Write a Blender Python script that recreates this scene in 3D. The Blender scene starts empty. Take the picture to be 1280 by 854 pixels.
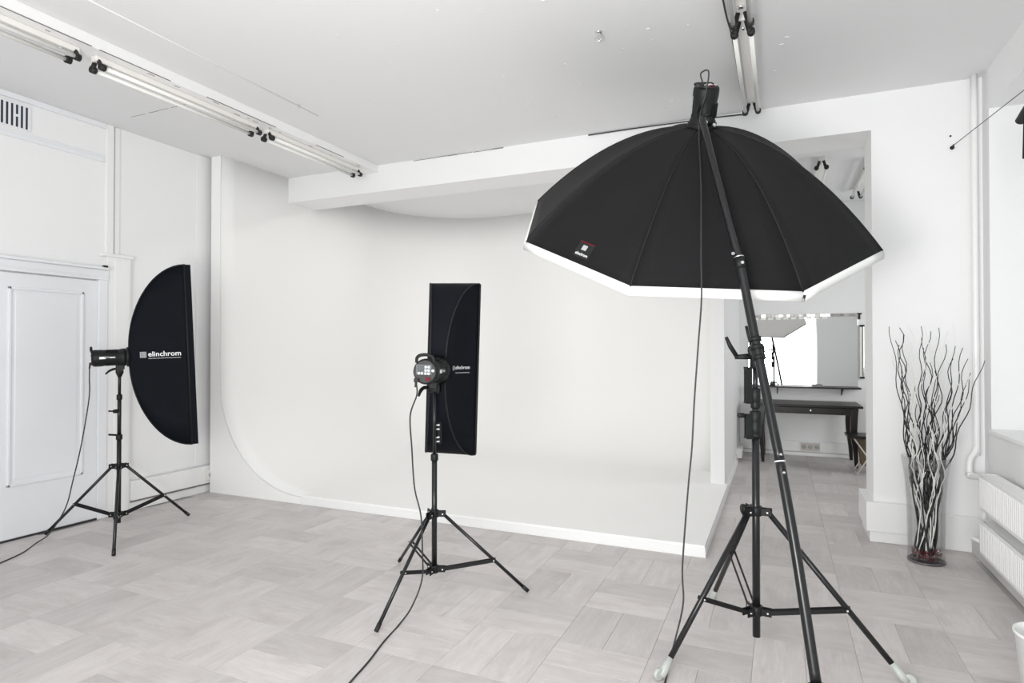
import bpy, bmesh, math, random
from mathutils import Vector, Matrix
random.seed(11)
S = bpy.context.scene
COL = S.collection
R = math.radians

# ------------------------------------------------------------------ camera
cam = bpy.data.cameras.new('camera')
cam.sensor_fit = 'HORIZONTAL'; cam.sensor_width = 36.0
cam.lens = 759.6 / 1280 * 36.0
cam.clip_start = 0.05; cam.clip_end = 200
camo = bpy.data.objects.new('camera', cam); COL.objects.link(camo)
camo.location = (0, 0, 1.5)
camo.rotation_euler = (R(90.62), 0, R(23.69))
S.camera = camo

# ------------------------------------------------------------------ world, lights, exposure
w = bpy.data.worlds.new('daylight'); S.world = w; w.use_nodes = True
bg = w.node_tree.nodes['Background']
bg.inputs[0].default_value = (0.97, 0.985, 1.0, 1); bg.inputs[1].default_value = 1.25

def area(name, loc, rot, sx, sy, power, col):
    l = bpy.data.lights.new(name, 'AREA'); l.shape = 'RECTANGLE'; l.size = sx; l.size_y = sy
    l.energy = power; l.color = col
    o = bpy.data.objects.new(name, l); COL.objects.link(o); o.location = loc; o.rotation_euler = rot
    return o
# daylight entering through the shop window behind the camera, plus fill from an unseen window added for the back room (the sky lights the right windows)
area('shop_window_daylight', (-.9, -2.92, 1.75), (R(90), 0, 0), 4.2, 2.9, 320, (1.0, 0.995, 0.985))
area('back_room_fill', (2.92, 7.9, 1.9), (0, R(90), 0), 1.5, 1.4, 72, (1.0, 0.99, 0.975))
# added fills, sources unseen: one thrown at the ceiling, one over the cyclorama
area('ceiling_bounce_fill', (-.75, -.2, 1.3), (R(180 - 50), 0, R(4)), .9, .9, 190, (1.0, .985, .965))
area('cyclorama_fill', (-2.75, 6.35, 3.385), (0, 0, 0), 3.2, .12, 44, (1.0, .985, .96))
S.view_settings.view_transform = 'Standard'
S.view_settings.look = 'None'
S.view_settings.gamma = 1.0
S.view_settings.use_curve_mapping = False
S.view_settings.exposure = -0.73

# ------------------------------------------------------------------ materials
def mat(name, col=(.8, .8, .8), rough=.5, metal=0.0, bump=0.0, bscale=60, vary=0.0, vscale=3, spec=.5, sheen=0):
    m = bpy.data.materials.new(name); m.use_nodes = True
    nt = m.node_tree; b = nt.nodes['Principled BSDF']
    b.inputs['Base Color'].default_value = (*col, 1); b.inputs['Roughness'].default_value = rough
    b.inputs['Metallic'].default_value = metal; b.inputs['Specular IOR Level'].default_value = spec
    if sheen: b.inputs['Sheen Weight'].default_value = sheen
    tc = nt.nodes.new('ShaderNodeTexCoord')
    if vary:
        n = nt.nodes.new('ShaderNodeTexNoise'); n.inputs['Scale'].default_value = vscale; n.inputs['Detail'].default_value = 4
        nt.links.new(tc.outputs['Object'], n.inputs['Vector'])
        mx = nt.nodes.new('ShaderNodeMix'); mx.data_type = 'RGBA'
        mx.inputs[6].default_value = (*[c * (1 - vary) for c in col], 1)
        mx.inputs[7].default_value = (*[min(1, c * (1 + vary)) for c in col], 1)
        nt.links.new(n.outputs[0], mx.inputs[0]); nt.links.new(mx.outputs[2], b.inputs['Base Color'])
    if bump:
        n2 = nt.nodes.new('ShaderNodeTexNoise'); n2.inputs['Scale'].default_value = bscale; n2.inputs['Detail'].default_value = 3
        nt.links.new(tc.outputs['Object'], n2.inputs['Vector'])
        bp = nt.nodes.new('ShaderNodeBump'); bp.inputs['Strength'].default_value = bump; bp.inputs['Distance'].default_value = .01
        nt.links.new(n2.outputs[0], bp.inputs['Height']); nt.links.new(bp.outputs[0], b.inputs['Normal'])
    return m

WALL = mat('wall_paint', (.86, .86, .868), .6, bump=.12, bscale=25, vary=.012, vscale=1.3)
CYC = mat('cyclorama_paint', (.905, .90, .89), .65, vary=.008, vscale=1)
CEIL = mat('ceiling_paint', (.79, .79, .80), .7, bump=.15, bscale=12, vary=.012, vscale=1.5)
GLOSSW = mat('white_gloss_paint', (.86, .86, .86), .3, vary=.01, bump=.05, bscale=15)
DOORP = mat('door_paint', (.82, .83, .86), .35, bump=.06, bscale=10, vary=.012)
TRIMG = mat('ivory_trim', (.80, .79, .755), .4, vary=.03, vscale=5)
RADM = mat('radiator_enamel', (.88, .88, .88), .3, vary=.01)
DARKGAP = mat('dark_gap', (.03, .03, .035), .8, vary=.2, vscale=8)
CRACK = mat('crack_shadow', (.22, .20, .19), .9, vary=.5, vscale=20)
FAB = mat('black_fabric', (.0075, .0072, .0082), .8, bump=.25, bscale=9, vary=.15, vscale=4, spec=.22, sheen=.02)
FABB = mat('blue_black_fabric', (.0030, .0042, .0075), .75, bump=.22, bscale=10, vary=.18, vscale=5, spec=.14)
PIPING = mat('black_piping', (.004, .004, .005), .7, vary=.1)
METAL = mat('black_metal', (.010, .0105, .012), .28, vary=.1, spec=.42)
METALF = mat('black_flat_metal', (.009, .009, .010), .45, vary=.1, spec=.25)
PLAS = mat('black_plastic', (.008, .009, .0095), .5, bump=.03, bscale=90, vary=.1, spec=.28)
PLASG = mat('charcoal_plastic', (.028, .029, .031), .4, vary=.12, spec=.3)
RUB = mat('black_rubber', (.008, .008, .008), .6, vary=.1)
CABLE = mat('dark_cable', (.022, .022, .022), .5, vary=.1)
SILV = mat('silver', (.75, .75, .76), .25, 1.0, vary=.03)
LGREY = mat('light_grey_print', (.40, .41, .42), .5, vary=.02)
WHITEP = mat('white_print', (.85, .86, .87), .5, vary=.01)
RED = mat('red_plastic', (.13, .006, .014), .5, vary=.1, spec=.2)
SURR = mat('grey_key_panel', (.15, .155, .165), .55, vary=.05, spec=.2)
SCREEN = mat('dark_screen', (.02, .03, .04), .15, vary=.05)
DIFF = mat('diffuser_cloth', (.86, .86, .85), .8, vary=.01)
LIPM = mat('white_skirt', (.88, .88, .87), .8, bump=.1, bscale=30, vary=.01)
CLEAR = mat('milky_rubber_cap', (.43, .45, .43), .3, vary=.05)
TUBE = mat('fluorescent_tube_glass', (.86, .86, .83), .25, vary=.01)
BATT = mat('batten_enamel', (.84, .82, .79), .35, vary=.02)
ESP = mat('espresso_wood', (.013, .010, .0095), .32, vary=.25, vscale=9, spec=.28)
BROWN = mat('brown_canvas', (.13, .095, .055), .8, vary=.15)
BEIGEM = mat('cream_metal', (.75, .72, .66), .35, vary=.03)
TWB = mat('black_twig', (.012, .011, .012), .6, bump=.3, bscale=80, vary=.3)
TWW = mat('white_twig', (.80, .79, .77), .6, bump=.3, bscale=80, vary=.05)
PEB = mat('dark_red_glass', (.16, .008, .015), .15, vary=.5, vscale=30)
SOCK = mat('socket_plastic', (.74, .73, .70), .35, vary=.02)
SOCKD = mat('socket_hole', (.38, .37, .36), .5, vary=.05)
BRICKG = mat('grey_beige_grille', (.58, .54, .52), .6, vary=.08, vscale=30)
BIN = mat('white_bin_plastic', (.86, .87, .86), .35, vary=.01)
CHROME = mat('mirror_tile', (.62, .60, .58), .12, 1.0, vary=.05, vscale=20)
MIRR = mat('mirror_silver', (.93, .94, .94), .005, 1.0, vary=.002)

def glass_mat(name, tint, gl=.10):
    m = bpy.data.materials.new(name); m.use_nodes = True; nt = m.node_tree; nt.nodes.clear()
    o = nt.nodes.new('ShaderNodeOutputMaterial'); t = nt.nodes.new('ShaderNodeBsdfTransparent'); g = nt.nodes.new('ShaderNodeBsdfGlossy')
    t.inputs[0].default_value = (*tint, 1); g.inputs['Roughness'].default_value = .02
    mx = nt.nodes.new('ShaderNodeMixShader'); lw = nt.nodes.new('ShaderNodeLayerWeight'); lw.inputs[0].default_value = .25
    mm = nt.nodes.new('ShaderNodeMath'); mm.operation = 'MULTIPLY'; mm.inputs[1].default_value = gl * 5
    nt.links.new(lw.outputs['Fresnel'], mm.inputs[0]); nt.links.new(mm.outputs[0], mx.inputs[0])
    nt.links.new(t.outputs[0], mx.inputs[1]); nt.links.new(g.outputs[0], mx.inputs[2]); nt.links.new(mx.outputs[0], o.inputs[0])
    return m
PANE = glass_mat('window_glass', (.97, .985, .98))
VASEG = glass_mat('vase_glass', (.982, .988, .985), .07)

def plank_mat(name, island):
    m = bpy.data.materials.new(name); m.use_nodes = True; nt = m.node_tree; b = nt.nodes['Principled BSDF']
    N = nt.nodes.new; L = nt.links.new
    uv = N('ShaderNodeUVMap'); uv.uv_map = 'grain'
    if island:
        g = N('ShaderNodeNewGeometry'); rnd = g.outputs['Random Per Island']
    else:
        g = N('ShaderNodeObjectInfo'); rnd = g.outputs['Random']
    cb = N('ShaderNodeCombineXYZ'); mu = N('ShaderNodeMath'); mu.operation = 'MULTIPLY'; mu.inputs[1].default_value = 57.3
    L(rnd, mu.inputs[0]); L(mu.outputs[0], cb.inputs[2]); L(mu.outputs[0], cb.inputs[0])
    ad = N('ShaderNodeVectorMath'); ad.operation = 'ADD'; L(uv.outputs[0], ad.inputs[0]); L(cb.outputs[0], ad.inputs[1])
    def noise(sx, sy, sc, det, lo, hi):
        mp = N('ShaderNodeMapping'); mp.inputs['Scale'].default_value = (sx, sy, 1); L(ad.outputs[0], mp.inputs[0])
        n = N('ShaderNodeTexNoise'); n.inputs['Scale'].default_value = sc; n.inputs['Detail'].default_value = det; n.inputs['Roughness'].default_value = .65
        L(mp.outputs[0], n.inputs['Vector'])
        mr = N('ShaderNodeMapRange'); mr.inputs[1].default_value = lo; mr.inputs[2].default_value = hi; L(n.outputs[0], mr.inputs[0])
        return mr.outputs[0]
    a = noise(2.2, 16, 1.2, 5, .38, .70); c = noise(6, 60, 1.5, 4, .35, .75); d = noise(3.2, 5.5, 1.1, 6, .50, .72)
    def mix(f, c1, c2):
        mx = N('ShaderNodeMix'); mx.data_type = 'RGBA'; L(f, mx.inputs[0])
        for i, cc in ((6, c1), (7, c2)):
            if isinstance(cc, tuple): mx.inputs[i].default_value = (*cc, 1)
            else: L(cc, mx.inputs[i])
        return mx
    base = mix(a, (.635, .603, .597), (.545, .512, .504))
    m1 = N('ShaderNodeMath'); m1.operation = 'MULTIPLY'; m1.inputs[1].default_value = .62; L(c, m1.inputs[0])
    m2 = mix(m1.outputs[0], base.outputs[2], (.50, .466, .457))
    m3 = N('ShaderNodeMath'); m3.operation = 'MULTIPLY'; m3.inputs[1].default_value = .55; L(d, m3.inputs[0])
    m4 = mix(m3.outputs[0], m2.outputs[2], (.425, .392, .382))
    tr = N('ShaderNodeMapRange'); tr.inputs[3].default_value = .93; tr.inputs[4].default_value = 1.12; L(rnd, tr.inputs[0])
    sc = N('ShaderNodeVectorMath'); sc.operation = 'SCALE'; L(m4.outputs[2], sc.inputs[0]); L(tr.outputs[0], sc.inputs['Scale'])
    L(sc.outputs[0], b.inputs['Base Color']); b.inputs['Roughness'].default_value = .46; b.inputs['Specular IOR Level'].default_value = .35
    bp = N('ShaderNodeBump'); bp.inputs['Strength'].default_value = .12; bp.inputs['Distance'].default_value = .004
    L(c, bp.inputs['Height']); L(bp.outputs[0], b.inputs['Normal'])
    return m
PLK = plank_mat('whitewashed_plank', False); PLKI = plank_mat('whitewashed_plank_far', True)
SUBF = mat('plank_joint', (.46, .445, .43), .8, vary=.05)

# ------------------------------------------------------------------ helpers
def V(*a): return Vector(a)
def link(name, me, m=None, parent=None, loc=None, mtx=None, smooth=False):
    o = bpy.data.objects.new(name, me); COL.objects.link(o)
    if m and me and not me.materials: me.materials.append(m)
    if parent: o.parent = parent
    if mtx is not None: o.matrix_local = mtx
    elif loc is not None: o.location = loc
    return o
def tag(o, label=None, cat=None, group=None, kind=None):
    if label: o['label'] = label
    if cat: o['category'] = cat
    if group: o['group'] = group
    if kind: o['kind'] = kind
    return o
def empty(name, loc=(0, 0, 0), label=None, cat=None, group=None, mtx=None):
    o = bpy.data.objects.new(name, None); COL.objects.link(o); o.empty_display_size = .1
    if mtx is not None: o.matrix_world = mtx
    else: o.location = loc
    return tag(o, label, cat, group)

class MB:
    """collects shapes into one mesh; p0 is subtracted so that the object's origin sits at p0"""
    def __init__(s, p0=(0, 0, 0)): s.bm = bmesh.new(); s.o = Vector(p0)
    def box(s, lo, hi, bev=0.0, seg=2):
        lo = Vector(lo) - s.o; hi = Vector(hi) - s.o
        r = bmesh.ops.create_cube(s.bm, size=1); vs = r['verts']
        for v in vs: v.co = Vector([(lo[i] + hi[i]) / 2 + v.co[i] * (hi[i] - lo[i]) for i in range(3)])
        if bev: bmesh.ops.bevel(s.bm, geom=list({e for v in vs for e in v.link_edges}), offset=bev, segments=seg, affect='EDGES', profile=.5)
        return s
    def obox(s, c, ax, ay, az, size, bev=0.0):
        c = Vector(c) - s.o; r = bmesh.ops.create_cube(s.bm, size=1); vs = r['verts']
        for v in vs: v.co = c + ax * v.co.x * size[0] + ay * v.co.y * size[1] + az * v.co.z * size[2]
        if bev: bmesh.ops.bevel(s.bm, geom=list({e for v in vs for e in v.link_edges}), offset=bev, segments=2, affect='EDGES')
        return s
    def tube(s, pts, r, n=12, cap=True):
        pts = [Vector(p) - s.o for p in pts]
        rs = r if isinstance(r, (list, tuple)) else [r] * len(pts)
        t0 = (pts[1] - pts[0]).normalized(); up = V(0, 0, 1) if abs(t0.z) < .9 else V(1, 0, 0)
        u = t0.cross(up).normalized(); rings = []
        for i, p in enumerate(pts):
            a = pts[max(i - 1, 0)]; b = pts[min(i + 1, len(pts) - 1)]; t = (b - a)
            t = t.normalized() if t.length > 1e-9 else t0
            u = (u - t * u.dot(t)); u = u.normalized() if u.length > 1e-6 else t.orthogonal().normalized(); v = t.cross(u)
            rings.append([s.bm.verts.new(p + (u * math.cos(k * 2 * math.pi / n) + v * math.sin(k * 2 * math.pi / n)) * rs[i]) for k in range(n)])
        for A, B in zip(rings, rings[1:]):
            for k in range(n):
                f = s.bm.faces.new((A[k], A[(k + 1) % n], B[(k + 1) % n], B[k])); f.smooth = True
        if cap: s.bm.faces.new(rings[0][::-1]); s.bm.faces.new(rings[-1])
        return s
    def lathe(s, prof, c=(0, 0, 0), n=28, axis=None, close=False):
        """prof: (r, h) pairs around an axis"""
        c = Vector(c) - s.o; az = Vector(axis).normalized() if axis is not None else V(0, 0, 1); ax = az.orthogonal().normalized(); ay = az.cross(ax)
        rings = []
        for r, h in prof:
            rings.append([s.bm.verts.new(c + az * h + (ax * math.cos(k * 2 * math.pi / n) + ay * math.sin(k * 2 * math.pi / n)) * max(r, 1e-4)) for k in range(n)])
        for A, B in zip(rings, rings[1:]):
            for k in range(n):
                f = s.bm.faces.new((A[k], A[(k + 1) % n], B[(k + 1) % n], B[k])); f.smooth = True
        if not close: s.bm.faces.new(rings[0][::-1]); s.bm.faces.new(rings[-1])
        else:
            A, B = rings[-1], rings[0]
            for k in range(n): s.bm.faces.new((A[k], A[(k + 1) % n], B[(k + 1) % n], B[k]))
        return s
    def poly_prism(s, pts, ext):
        pts = [Vector(p) - s.o for p in pts]; ext = Vector(ext)
        a = [s.bm.verts.new(p) for p in pts]; b = [s.bm.verts.new(p + ext) for p in pts]; n = len(pts)
        s.bm.faces.new(a[::-1]); s.bm.faces.new(b)
        for i in range(n): s.bm.faces.new((a[i], a[(i + 1) % n], b[(i + 1) % n], b[i]))
        return s
    def build(s, name, m, parent=None, mtx=None, shade=None):
        bmesh.ops.recalc_face_normals(s.bm, faces=s.bm.faces)
        me = bpy.data.meshes.new(name); s.bm.to_mesh(me); s.bm.free(); me.materials.append(m)
        o = bpy.data.objects.new(name, me); COL.objects.link(o)
        if parent: o.parent = parent
        if mtx is not None: o.matrix_local = mtx
        else: o.location = s.o
        return o
def struct(name, mb, m, parent=None):
    o = mb.build(name, m, parent)
    if not parent: o['kind'] = 'structure'
    return o
def smooth_path(pts, k=8):
    pts = [Vector(p) for p in pts]; out = []
    for i in range(len(pts) - 1):
        p0 = pts[max(i - 1, 0)]; p1 = pts[i]; p2 = pts[i + 1]; p3 = pts[min(i + 2, len(pts) - 1)]
        for j in range(k):
            t = j / k
            out.append(.5 * ((2 * p1) + (-p0 + p2) * t + (2 * p0 - 5 * p1 + 4 * p2 - p3) * t * t + (-p0 + 3 * p1 - 3 * p2 + p3) * t ** 3))
    out.append(pts[-1]); return out
def copy_tree(o, parent=None, loc=None):
    c = o.copy(); COL.objects.link(c)
    if parent: c.parent = parent
    if loc is not None: c.location = loc
    for ch in [x for x in bpy.data.objects if x.parent == o]: copy_tree(ch, c)
    return c
def text_mesh(s, size, bold=0.0):
    cu = bpy.data.curves.new('lettering', 'FONT'); cu.body = s; cu.size = size; cu.offset = bold; cu.resolution_u = 3
    cu.align_x = 'LEFT'; cu.align_y = 'CENTER'
    o = bpy.data.objects.new('lettering', cu); COL.objects.link(o)
    bpy.context.view_layer.update()
    dg = bpy.context.evaluated_depsgraph_get(); me = bpy.data.meshes.new_from_object(o.evaluated_get(dg))
    bpy.data.objects.remove(o); bpy.data.curves.remove(cu); return me

# ------------------------------------------------------------------ room dimensions (metres)
XL, XR = -5.5, 1.38            # left and right walls
YB, YBB = 5.48, 5.90           # wall with the wide opening, front and back faces
H = 3.5                        # ceiling
YREAR = -2.6; XC = -5.3        # shop window wall, cyclorama side wall
YCF, YCB = 4.55, 8.4           # cyclorama front edge and back wall
XP0, XP1 = -.66, -.52          # partition between cyclorama and back passage
YP = 6.68; YR = 9.45; XBR = 2.6
XOP = .672; ZB = 3.21          # right jamb of the opening, underside of the beam

# ---- floor
fl = struct('floor', MB().box((XL - .3, YREAR - .3, -.2), (3.0, YR + .3, -.006)), SUBF)
U = .46; W = .23
def plank_data(lx, ly, g=.0006, h=.006):
    x, y = lx / 2 - g, ly / 2 - g; c = .0006
    vs = [(-x, -y, -h), (x, -y, -h), (x, y, -h), (-x, y, -h), (-x, -y, -c), (x, -y, -c), (x, y, -c), (-x, y, -c),
          (-x + c, -y + c, 0), (x - c, -y + c, 0), (x - c, y - c, 0), (-x + c, y - c, 0)]
    fs = [(0, 1, 5, 4), (1, 2, 6, 5), (2, 3, 7, 6), (3, 0, 4, 7), (4, 5, 9, 8), (5, 6, 10, 9), (6, 7, 11, 10), (7, 4, 8, 11), (8, 9, 10, 11)]
    return vs, fs
pv, pf = plank_data(U, W)
pm = bpy.data.meshes.new('plank'); pm.from_pydata(pv, [], pf); uvl = pm.uv_layers.new(name='grain')
for lp in pm.loops: uvl.data[lp.index].uv = (pv[lp.vertex_index][0], pv[lp.vertex_index][1])
pm.materials.append(PLK)
Fv = V(-math.sin(R(23.69)), math.cos(R(23.69)), 0); Rv = V(math.cos(R(23.69)), math.sin(R(23.69)), 0)
cands = []
x0, y0 = -1.04 - 10 * U, 2.5 - 12 * U
for i in range(19):
    for j in range(28):
        cx, cy = x0 + (i + .5) * U, y0 + (j + .5) * U; along_y = (i + j) % 2 == 1
        for s in (-.5, .5):
            px, py = (cx + s * W, cy) if along_y else (cx, cy + s * W)
            if px < XL + .02 or px > XBR or py > YR or py < YREAR: continue
            if px > XR - .05 and py < YB: continue
            if px < -.62 and py > YCF + .12: continue
            p = V(px, py, 0); d = p.dot(Fv); u = p.dot(Rv)
            vis = d > .5 and abs(u / d) < .93 and 1.5 / d < .62
            if px > .95 and py > 5.3: vis = False
            cands.append((0 if vis else 1, d if vis else 0, px, py, along_y))
cands.sort()
bv, bf, bu = [], [], []
for n, (nv, d, px, py, ay) in enumerate(cands):
    zz = random.uniform(-.0003, 0)
    if n < 298 and nv == 0:
        o = bpy.data.objects.new('plank', pm); COL.objects.link(o); o.parent = fl; o.location = (px, py, zz)
        o.rotation_euler = (0, 0, (R(90) if ay else 0) + (math.pi if random.random() < .5 else 0))
    else:
        b = len(bv); ox, oy = random.uniform(0, 40), random.uniform(0, 40)
        for (x, y, z) in pv:
            bv.append((px - y, py + x, z + zz) if ay else (px + x, py + y, z + zz)); bu.append((x + ox, y + oy))
        bf += [tuple(q + b for q in f) for f in pf]
fm = bpy.data.meshes.new('far_planks'); fm.from_pydata(bv, [], bf); ul = fm.uv_layers.new(name='grain')
for lp in fm.loops: ul.data[lp.index].uv = bu[lp.vertex_index]
fm.materials.append(PLKI)
fo = link('far_planks', fm, None, fl); fo['kind'] = 'stuff'

# ---- ceiling
struct('ceiling', MB().box((XL - .3, YREAR - .3, H), (3.0, YR + .3, H + .2)), CEIL)
ce = bpy.data.objects['ceiling']
MB().tube([(-3.62, 1.2, H), (-3.62, 4.1, H)], .006, 8).build('paint_ridge', CEIL, ce)
mb = MB(); x = -5.12
while x < -4.3:
    l = random.uniform(.05, .2)
    mb.obox((x + l / 2, 3.47 + random.uniform(-.004, .004), H - .0005), V(1, random.uniform(-.02, .02), 0), V(0, 1, 0), V(0, 0, 1), (l, random.uniform(.002, .005), .003)); x += l * random.uniform(1, 1.3)
mb.build('crack', CRACK, ce)
# specks of flaked paint, countless tiny flakes
mb = MB()
for k in range(46):
    x, y = random.uniform(-3, .6), random.uniform(2.6, 5.3)
    mb.obox((x, y, H - .001), V(math.cos(k), math.sin(k), 0), V(-math.sin(k), math.cos(k), 0), V(0, 0, 1), (random.uniform(.006, .03), .006, .004))
tag(mb.build('paint_flakes', CEIL, ce), kind='stuff')

# ---- left wall with door
struct('wall_left', MB().box((XL - .3, YREAR, 0), (XL, 4.70, H)).box((XL - .3, 4.70, 0), (XC - .12, YCB + .3, H)), WALL)
wl = bpy.data.objects['wall_left']
# upper moulded panel over the door, and pilasters
MB().box((XL, 1.2, 3.155), (XL + .018, 3.49, 3.19), .004).box((XL, 1.2, 3.19), (XL + .010, 3.49, 3.215), .003).build('panel_moulding', DOORP, wl)
MB().box((XL, 1.2, 3.455), (XL + .03, 3.49, H), .006).build('panel_moulding', DOORP, wl)
MB().box((XL, 3.49, 2.33), (XL + .03, 3.555, H), .004).box((XL, 3.575, 2.33), (XL + .012, 3.62, H), .004).build('pilaster_strip', GLOSSW, wl)
MB().box((XL, 3.50, 0), (XL + .035, 3.72, 2.33), .005).box((XL, 3.56, .0), (XL + .045, 3.70, 2.29), .005).build('pilaster', GLOSSW, wl)
MB().box((XL, 3.45, 2.315), (XL + .05, 3.735, 2.345), .006).build('pilaster_cap', GLOSSW, wl)
# faint seam boards towards the corner
MB().box((XL, 4.42, .29), (XL + .012, 4.70, H), .003).build('corner_board', WALL, wl)
# door
dr = empty('door_1', (XL, 2.95, 0)); dr['kind'] = 'structure'
def dpart(name, mb, m=DOORP): return mb.build(name, m, dr, mtx=Matrix.Translation((-XL, -2.95, 0)))
y0d, y1d = 2.40, 3.42
mb = MB()
mb.box((XL, y0d, .015), (XL + .030, y1d, 2.09), .003)
dpart('door_leaf', mb)
for a, b, c, d in ((2.74, .42, 3.30, 1.98),):
    m2 = MB()
    for lo, hi in (((a, b), (c, b + .022)), ((a, d - .022), (c, d)), ((a, b), (a + .022, d)), ((c - .022, b), (c, d))):
        m2.box((XL + .026, lo[0], lo[1]), (XL + .043, hi[0], hi[1]), .005)
    dpart('panel_moulding', m2)
    dpart('door_panel', MB().box((XL + .026, a + .05, b + .05), (XL + .034, c - .05, d - .05), .004))
dpart('door_frame', MB().box((XL, 3.42, 0), (XL + .045, 3.50, 2.18), .006).box((XL, 2.30, 0), (XL + .045, 2.40, 2.18), .006))
dpart('door_cornice', MB().box((XL, 1.9, 2.10), (XL + .050, 3.503, 2.19), .004).box((XL, 1.9, 2.19), (XL + .075, 3.50, 2.215), .006).box((XL, 1.9, 2.125), (XL + .055, 3.50, 2.14), .003))
MB().box((XL + .03, y0d, 0), (XL + .036, y1d, .014)).build('door_gap', DARKGAP, dr, mtx=Matrix.Translation((-XL, -2.95, 0)))
hk = MB((XL + .085, 3.455, 2.215)).box((XL + .045, 3.44, 2.21), (XL + .085, 3.475, 2.228), .005).build('door_latch', RUB)
tag(hk, 'small black latch on the cornice at the upper corner of the white panelled door', 'latch')
# second, closer wall panel (left of the door, at the frame edge)
# ventilation grille
vg = empty('ventilation_grille', (XL, 2.75, 3.34), 'white wall grille of upright dark slots above the panelled door', 'vent')
MB((XL, 2.75, 3.34)).box((XL, 2.55, 3.235), (XL + .010, 2.9, 3.44), .003).build('grille_plate', DOORP, vg, mtx=Matrix())
for k in range(9):
    y = 2.598 + k * .0338
    spans = ((3.245, 3.42),) if k != 6 else ((3.245, 3.325), (3.345, 3.42))
    mb = MB((XL, 2.75, 3.34))
    for a, b in spans: mb.box((XL + .008, y - .0075, a), (XL + .012, y + .0075, b), .001)
    mb.build('slot', mat('slot_dark', (.03, .035, .06), .8, vary=.1) if k == 0 else bpy.data.materials['slot_dark'], vg, mtx=Matrix())
# baseboard / conduit with socket at the left wall
struct('baseboard_left', MB().box((XL, 3.72, .095), (XL + .055, 4.62, .275), .006).box((XL, 3.72, .0), (XL + .03, 4.70, .08), .004).box((XL, 3.72, .285), (XL + .012, 4.62, .295), .003), GLOSSW)
MB().box((XL, 3.72, .078), (XL + .045, 4.66, .094)).build('shadow_gap', CRACK, bpy.data.objects['baseboard_left'])
sk = empty('wall_socket', (XL + .055, 4.6, .18), 'white double power socket low on the left wall beside the cyclorama', 'socket')
MB((XL + .055, 4.6, .18)).box((XL + .045, 4.50, .125), (XL + .075, 4.685, .235), .006).build('socket_plate', SOCK, sk, mtx=Matrix())
for yy in (4.55, 4.635):
    s = MB((XL + .055, 4.6, .18)).lathe([(.024, 0), (.024, .003), (.018, .004)], (XL + .0745, yy, .18), 16, axis=(1, 0, 0)).build('outlet', SOCKD, sk, mtx=Matrix())
MB((XL + .055, 4.6, .18)).box((XL + .005, 4.66, .01), (XL + .03, 4.685, .11), .003).build('conduit', CRACK, sk, mtx=Matrix())

# ---- cyclorama: coved sweep of side wall, back wall and floor
def cyclorama():
    RC, RV, ZF = 1.1, 1.35, .065
    bm = bmesh.new(); path = []
    n = 14; y = YCF
    for k in range(n + 1): path.append((V(XC, YCF + (YCB - RV - YCF) * k / n, 0), V(1, 0, 0)))
    for k in range(1, 17):
        a = math.pi - k / 16 * math.pi / 2
        path.append((V(XC + RV + RV * math.cos(a), YCB - RV + RV * math.sin(a), 0), V(-math.cos(a), -math.sin(a), 0)))
    for k in range(1, 15): path.append((V(XC + RV + (XP0 - XC - RV) * k / 14, YCB, 0), V(0, -1, 0)))
    prof = [(0, H)] + [(0, z) for z in (3.0, 2.3, 1.7)]
    for k in range(17):
        a = k / 16 * math.pi / 2; prof.append((RC - RC * math.cos(a), ZF + RC - RC * math.sin(a)))
    rows = [[bm.verts.new(p + nrm * s + V(0, 0, z)) for s, z in prof] for p, nrm in path]
    for A, B in zip(rows, rows[1:]):
        for k in range(len(prof) - 1):
            f = bm.faces.new((A[k], A[k + 1], B[k + 1], B[k])); f.smooth = True
    inner = [r[-1] for r in rows]
    inner += [bm.verts.new((XP0, YP + .05, ZF)), bm.verts.new((XP1 + .03, YP + .05, ZF)), bm.verts.new((XP1 + .03, YCF, ZF))]
    bm.faces.new(inner)
    me = bpy.data.meshes.new('wall_cyclorama')
    bmesh.ops.remove_doubles(bm, verts=bm.verts, dist=.0005)
    bmesh.ops.recalc_face_normals(bm, faces=bm.faces); bm.to_mesh(me); bm.free(); me.materials.append(CYC)
    o = bpy.data.objects.new('wall_cyclorama', me); COL.objects.link(o); o['kind'] = 'structure'
    sd = o.modifiers.new('thickness', 'SOLIDIFY'); sd.thickness = .02; sd.offset = -1
    # end cap: front face of the side sweep, filling between cove and corner
    mb = MB(); pts = [V(XC - .13, YCF, .0)]
    pts.append(V(XC + RC, YCF, .0)); 
    cove = [V(XC + RC - RC * math.cos(a), YCF, ZF + RC - RC * math.sin(a)) for a in [k / 16 * math.pi / 2 for k in range(17)]]
    pts += cove[::-1] + [V(XC, YCF, H), V(XC - .13, YCF, H)]
    mb.poly_prism([p - V(0, .005, 0) for p in pts], (0, .06, 0)); mb.build('cove_end', CYC, o)
    mb = MB().box((XC + .2, YCF + .002, 0), (XP1 + .03, YCB, ZF - .019))
    mb.build('raised_floor', CYC, o)
    MB().box((XC + RC - .02, YCF - .009, 0), (XP1 + .036, YCF - .001, ZF + .001), .002).build('front_board', GLOSSW, o)
    MB().box((XP1 + .031, YCF - .001, 0), (XP1 + .037, YP + .1, ZF + .001), .001).build('side_board', GLOSSW, o)
    return o
cyclorama()
# partition right of the cyclorama
struct('wall_partition', MB().box((XP0, YP, .0), (XP1, YR, H)), WALL)
MB().box((XP1, 8.25, 0), (XP1 + .02, 9.4, .10), .003).build('skirting', GLOSSW, bpy.data.objects['wall_partition'])
MB().box((XP1, 8.52, .05), (XP1 + .07, 8.92, .17), .008).build('pipe_box', GLOSSW, bpy.data.objects['wall_partition'])
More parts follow.
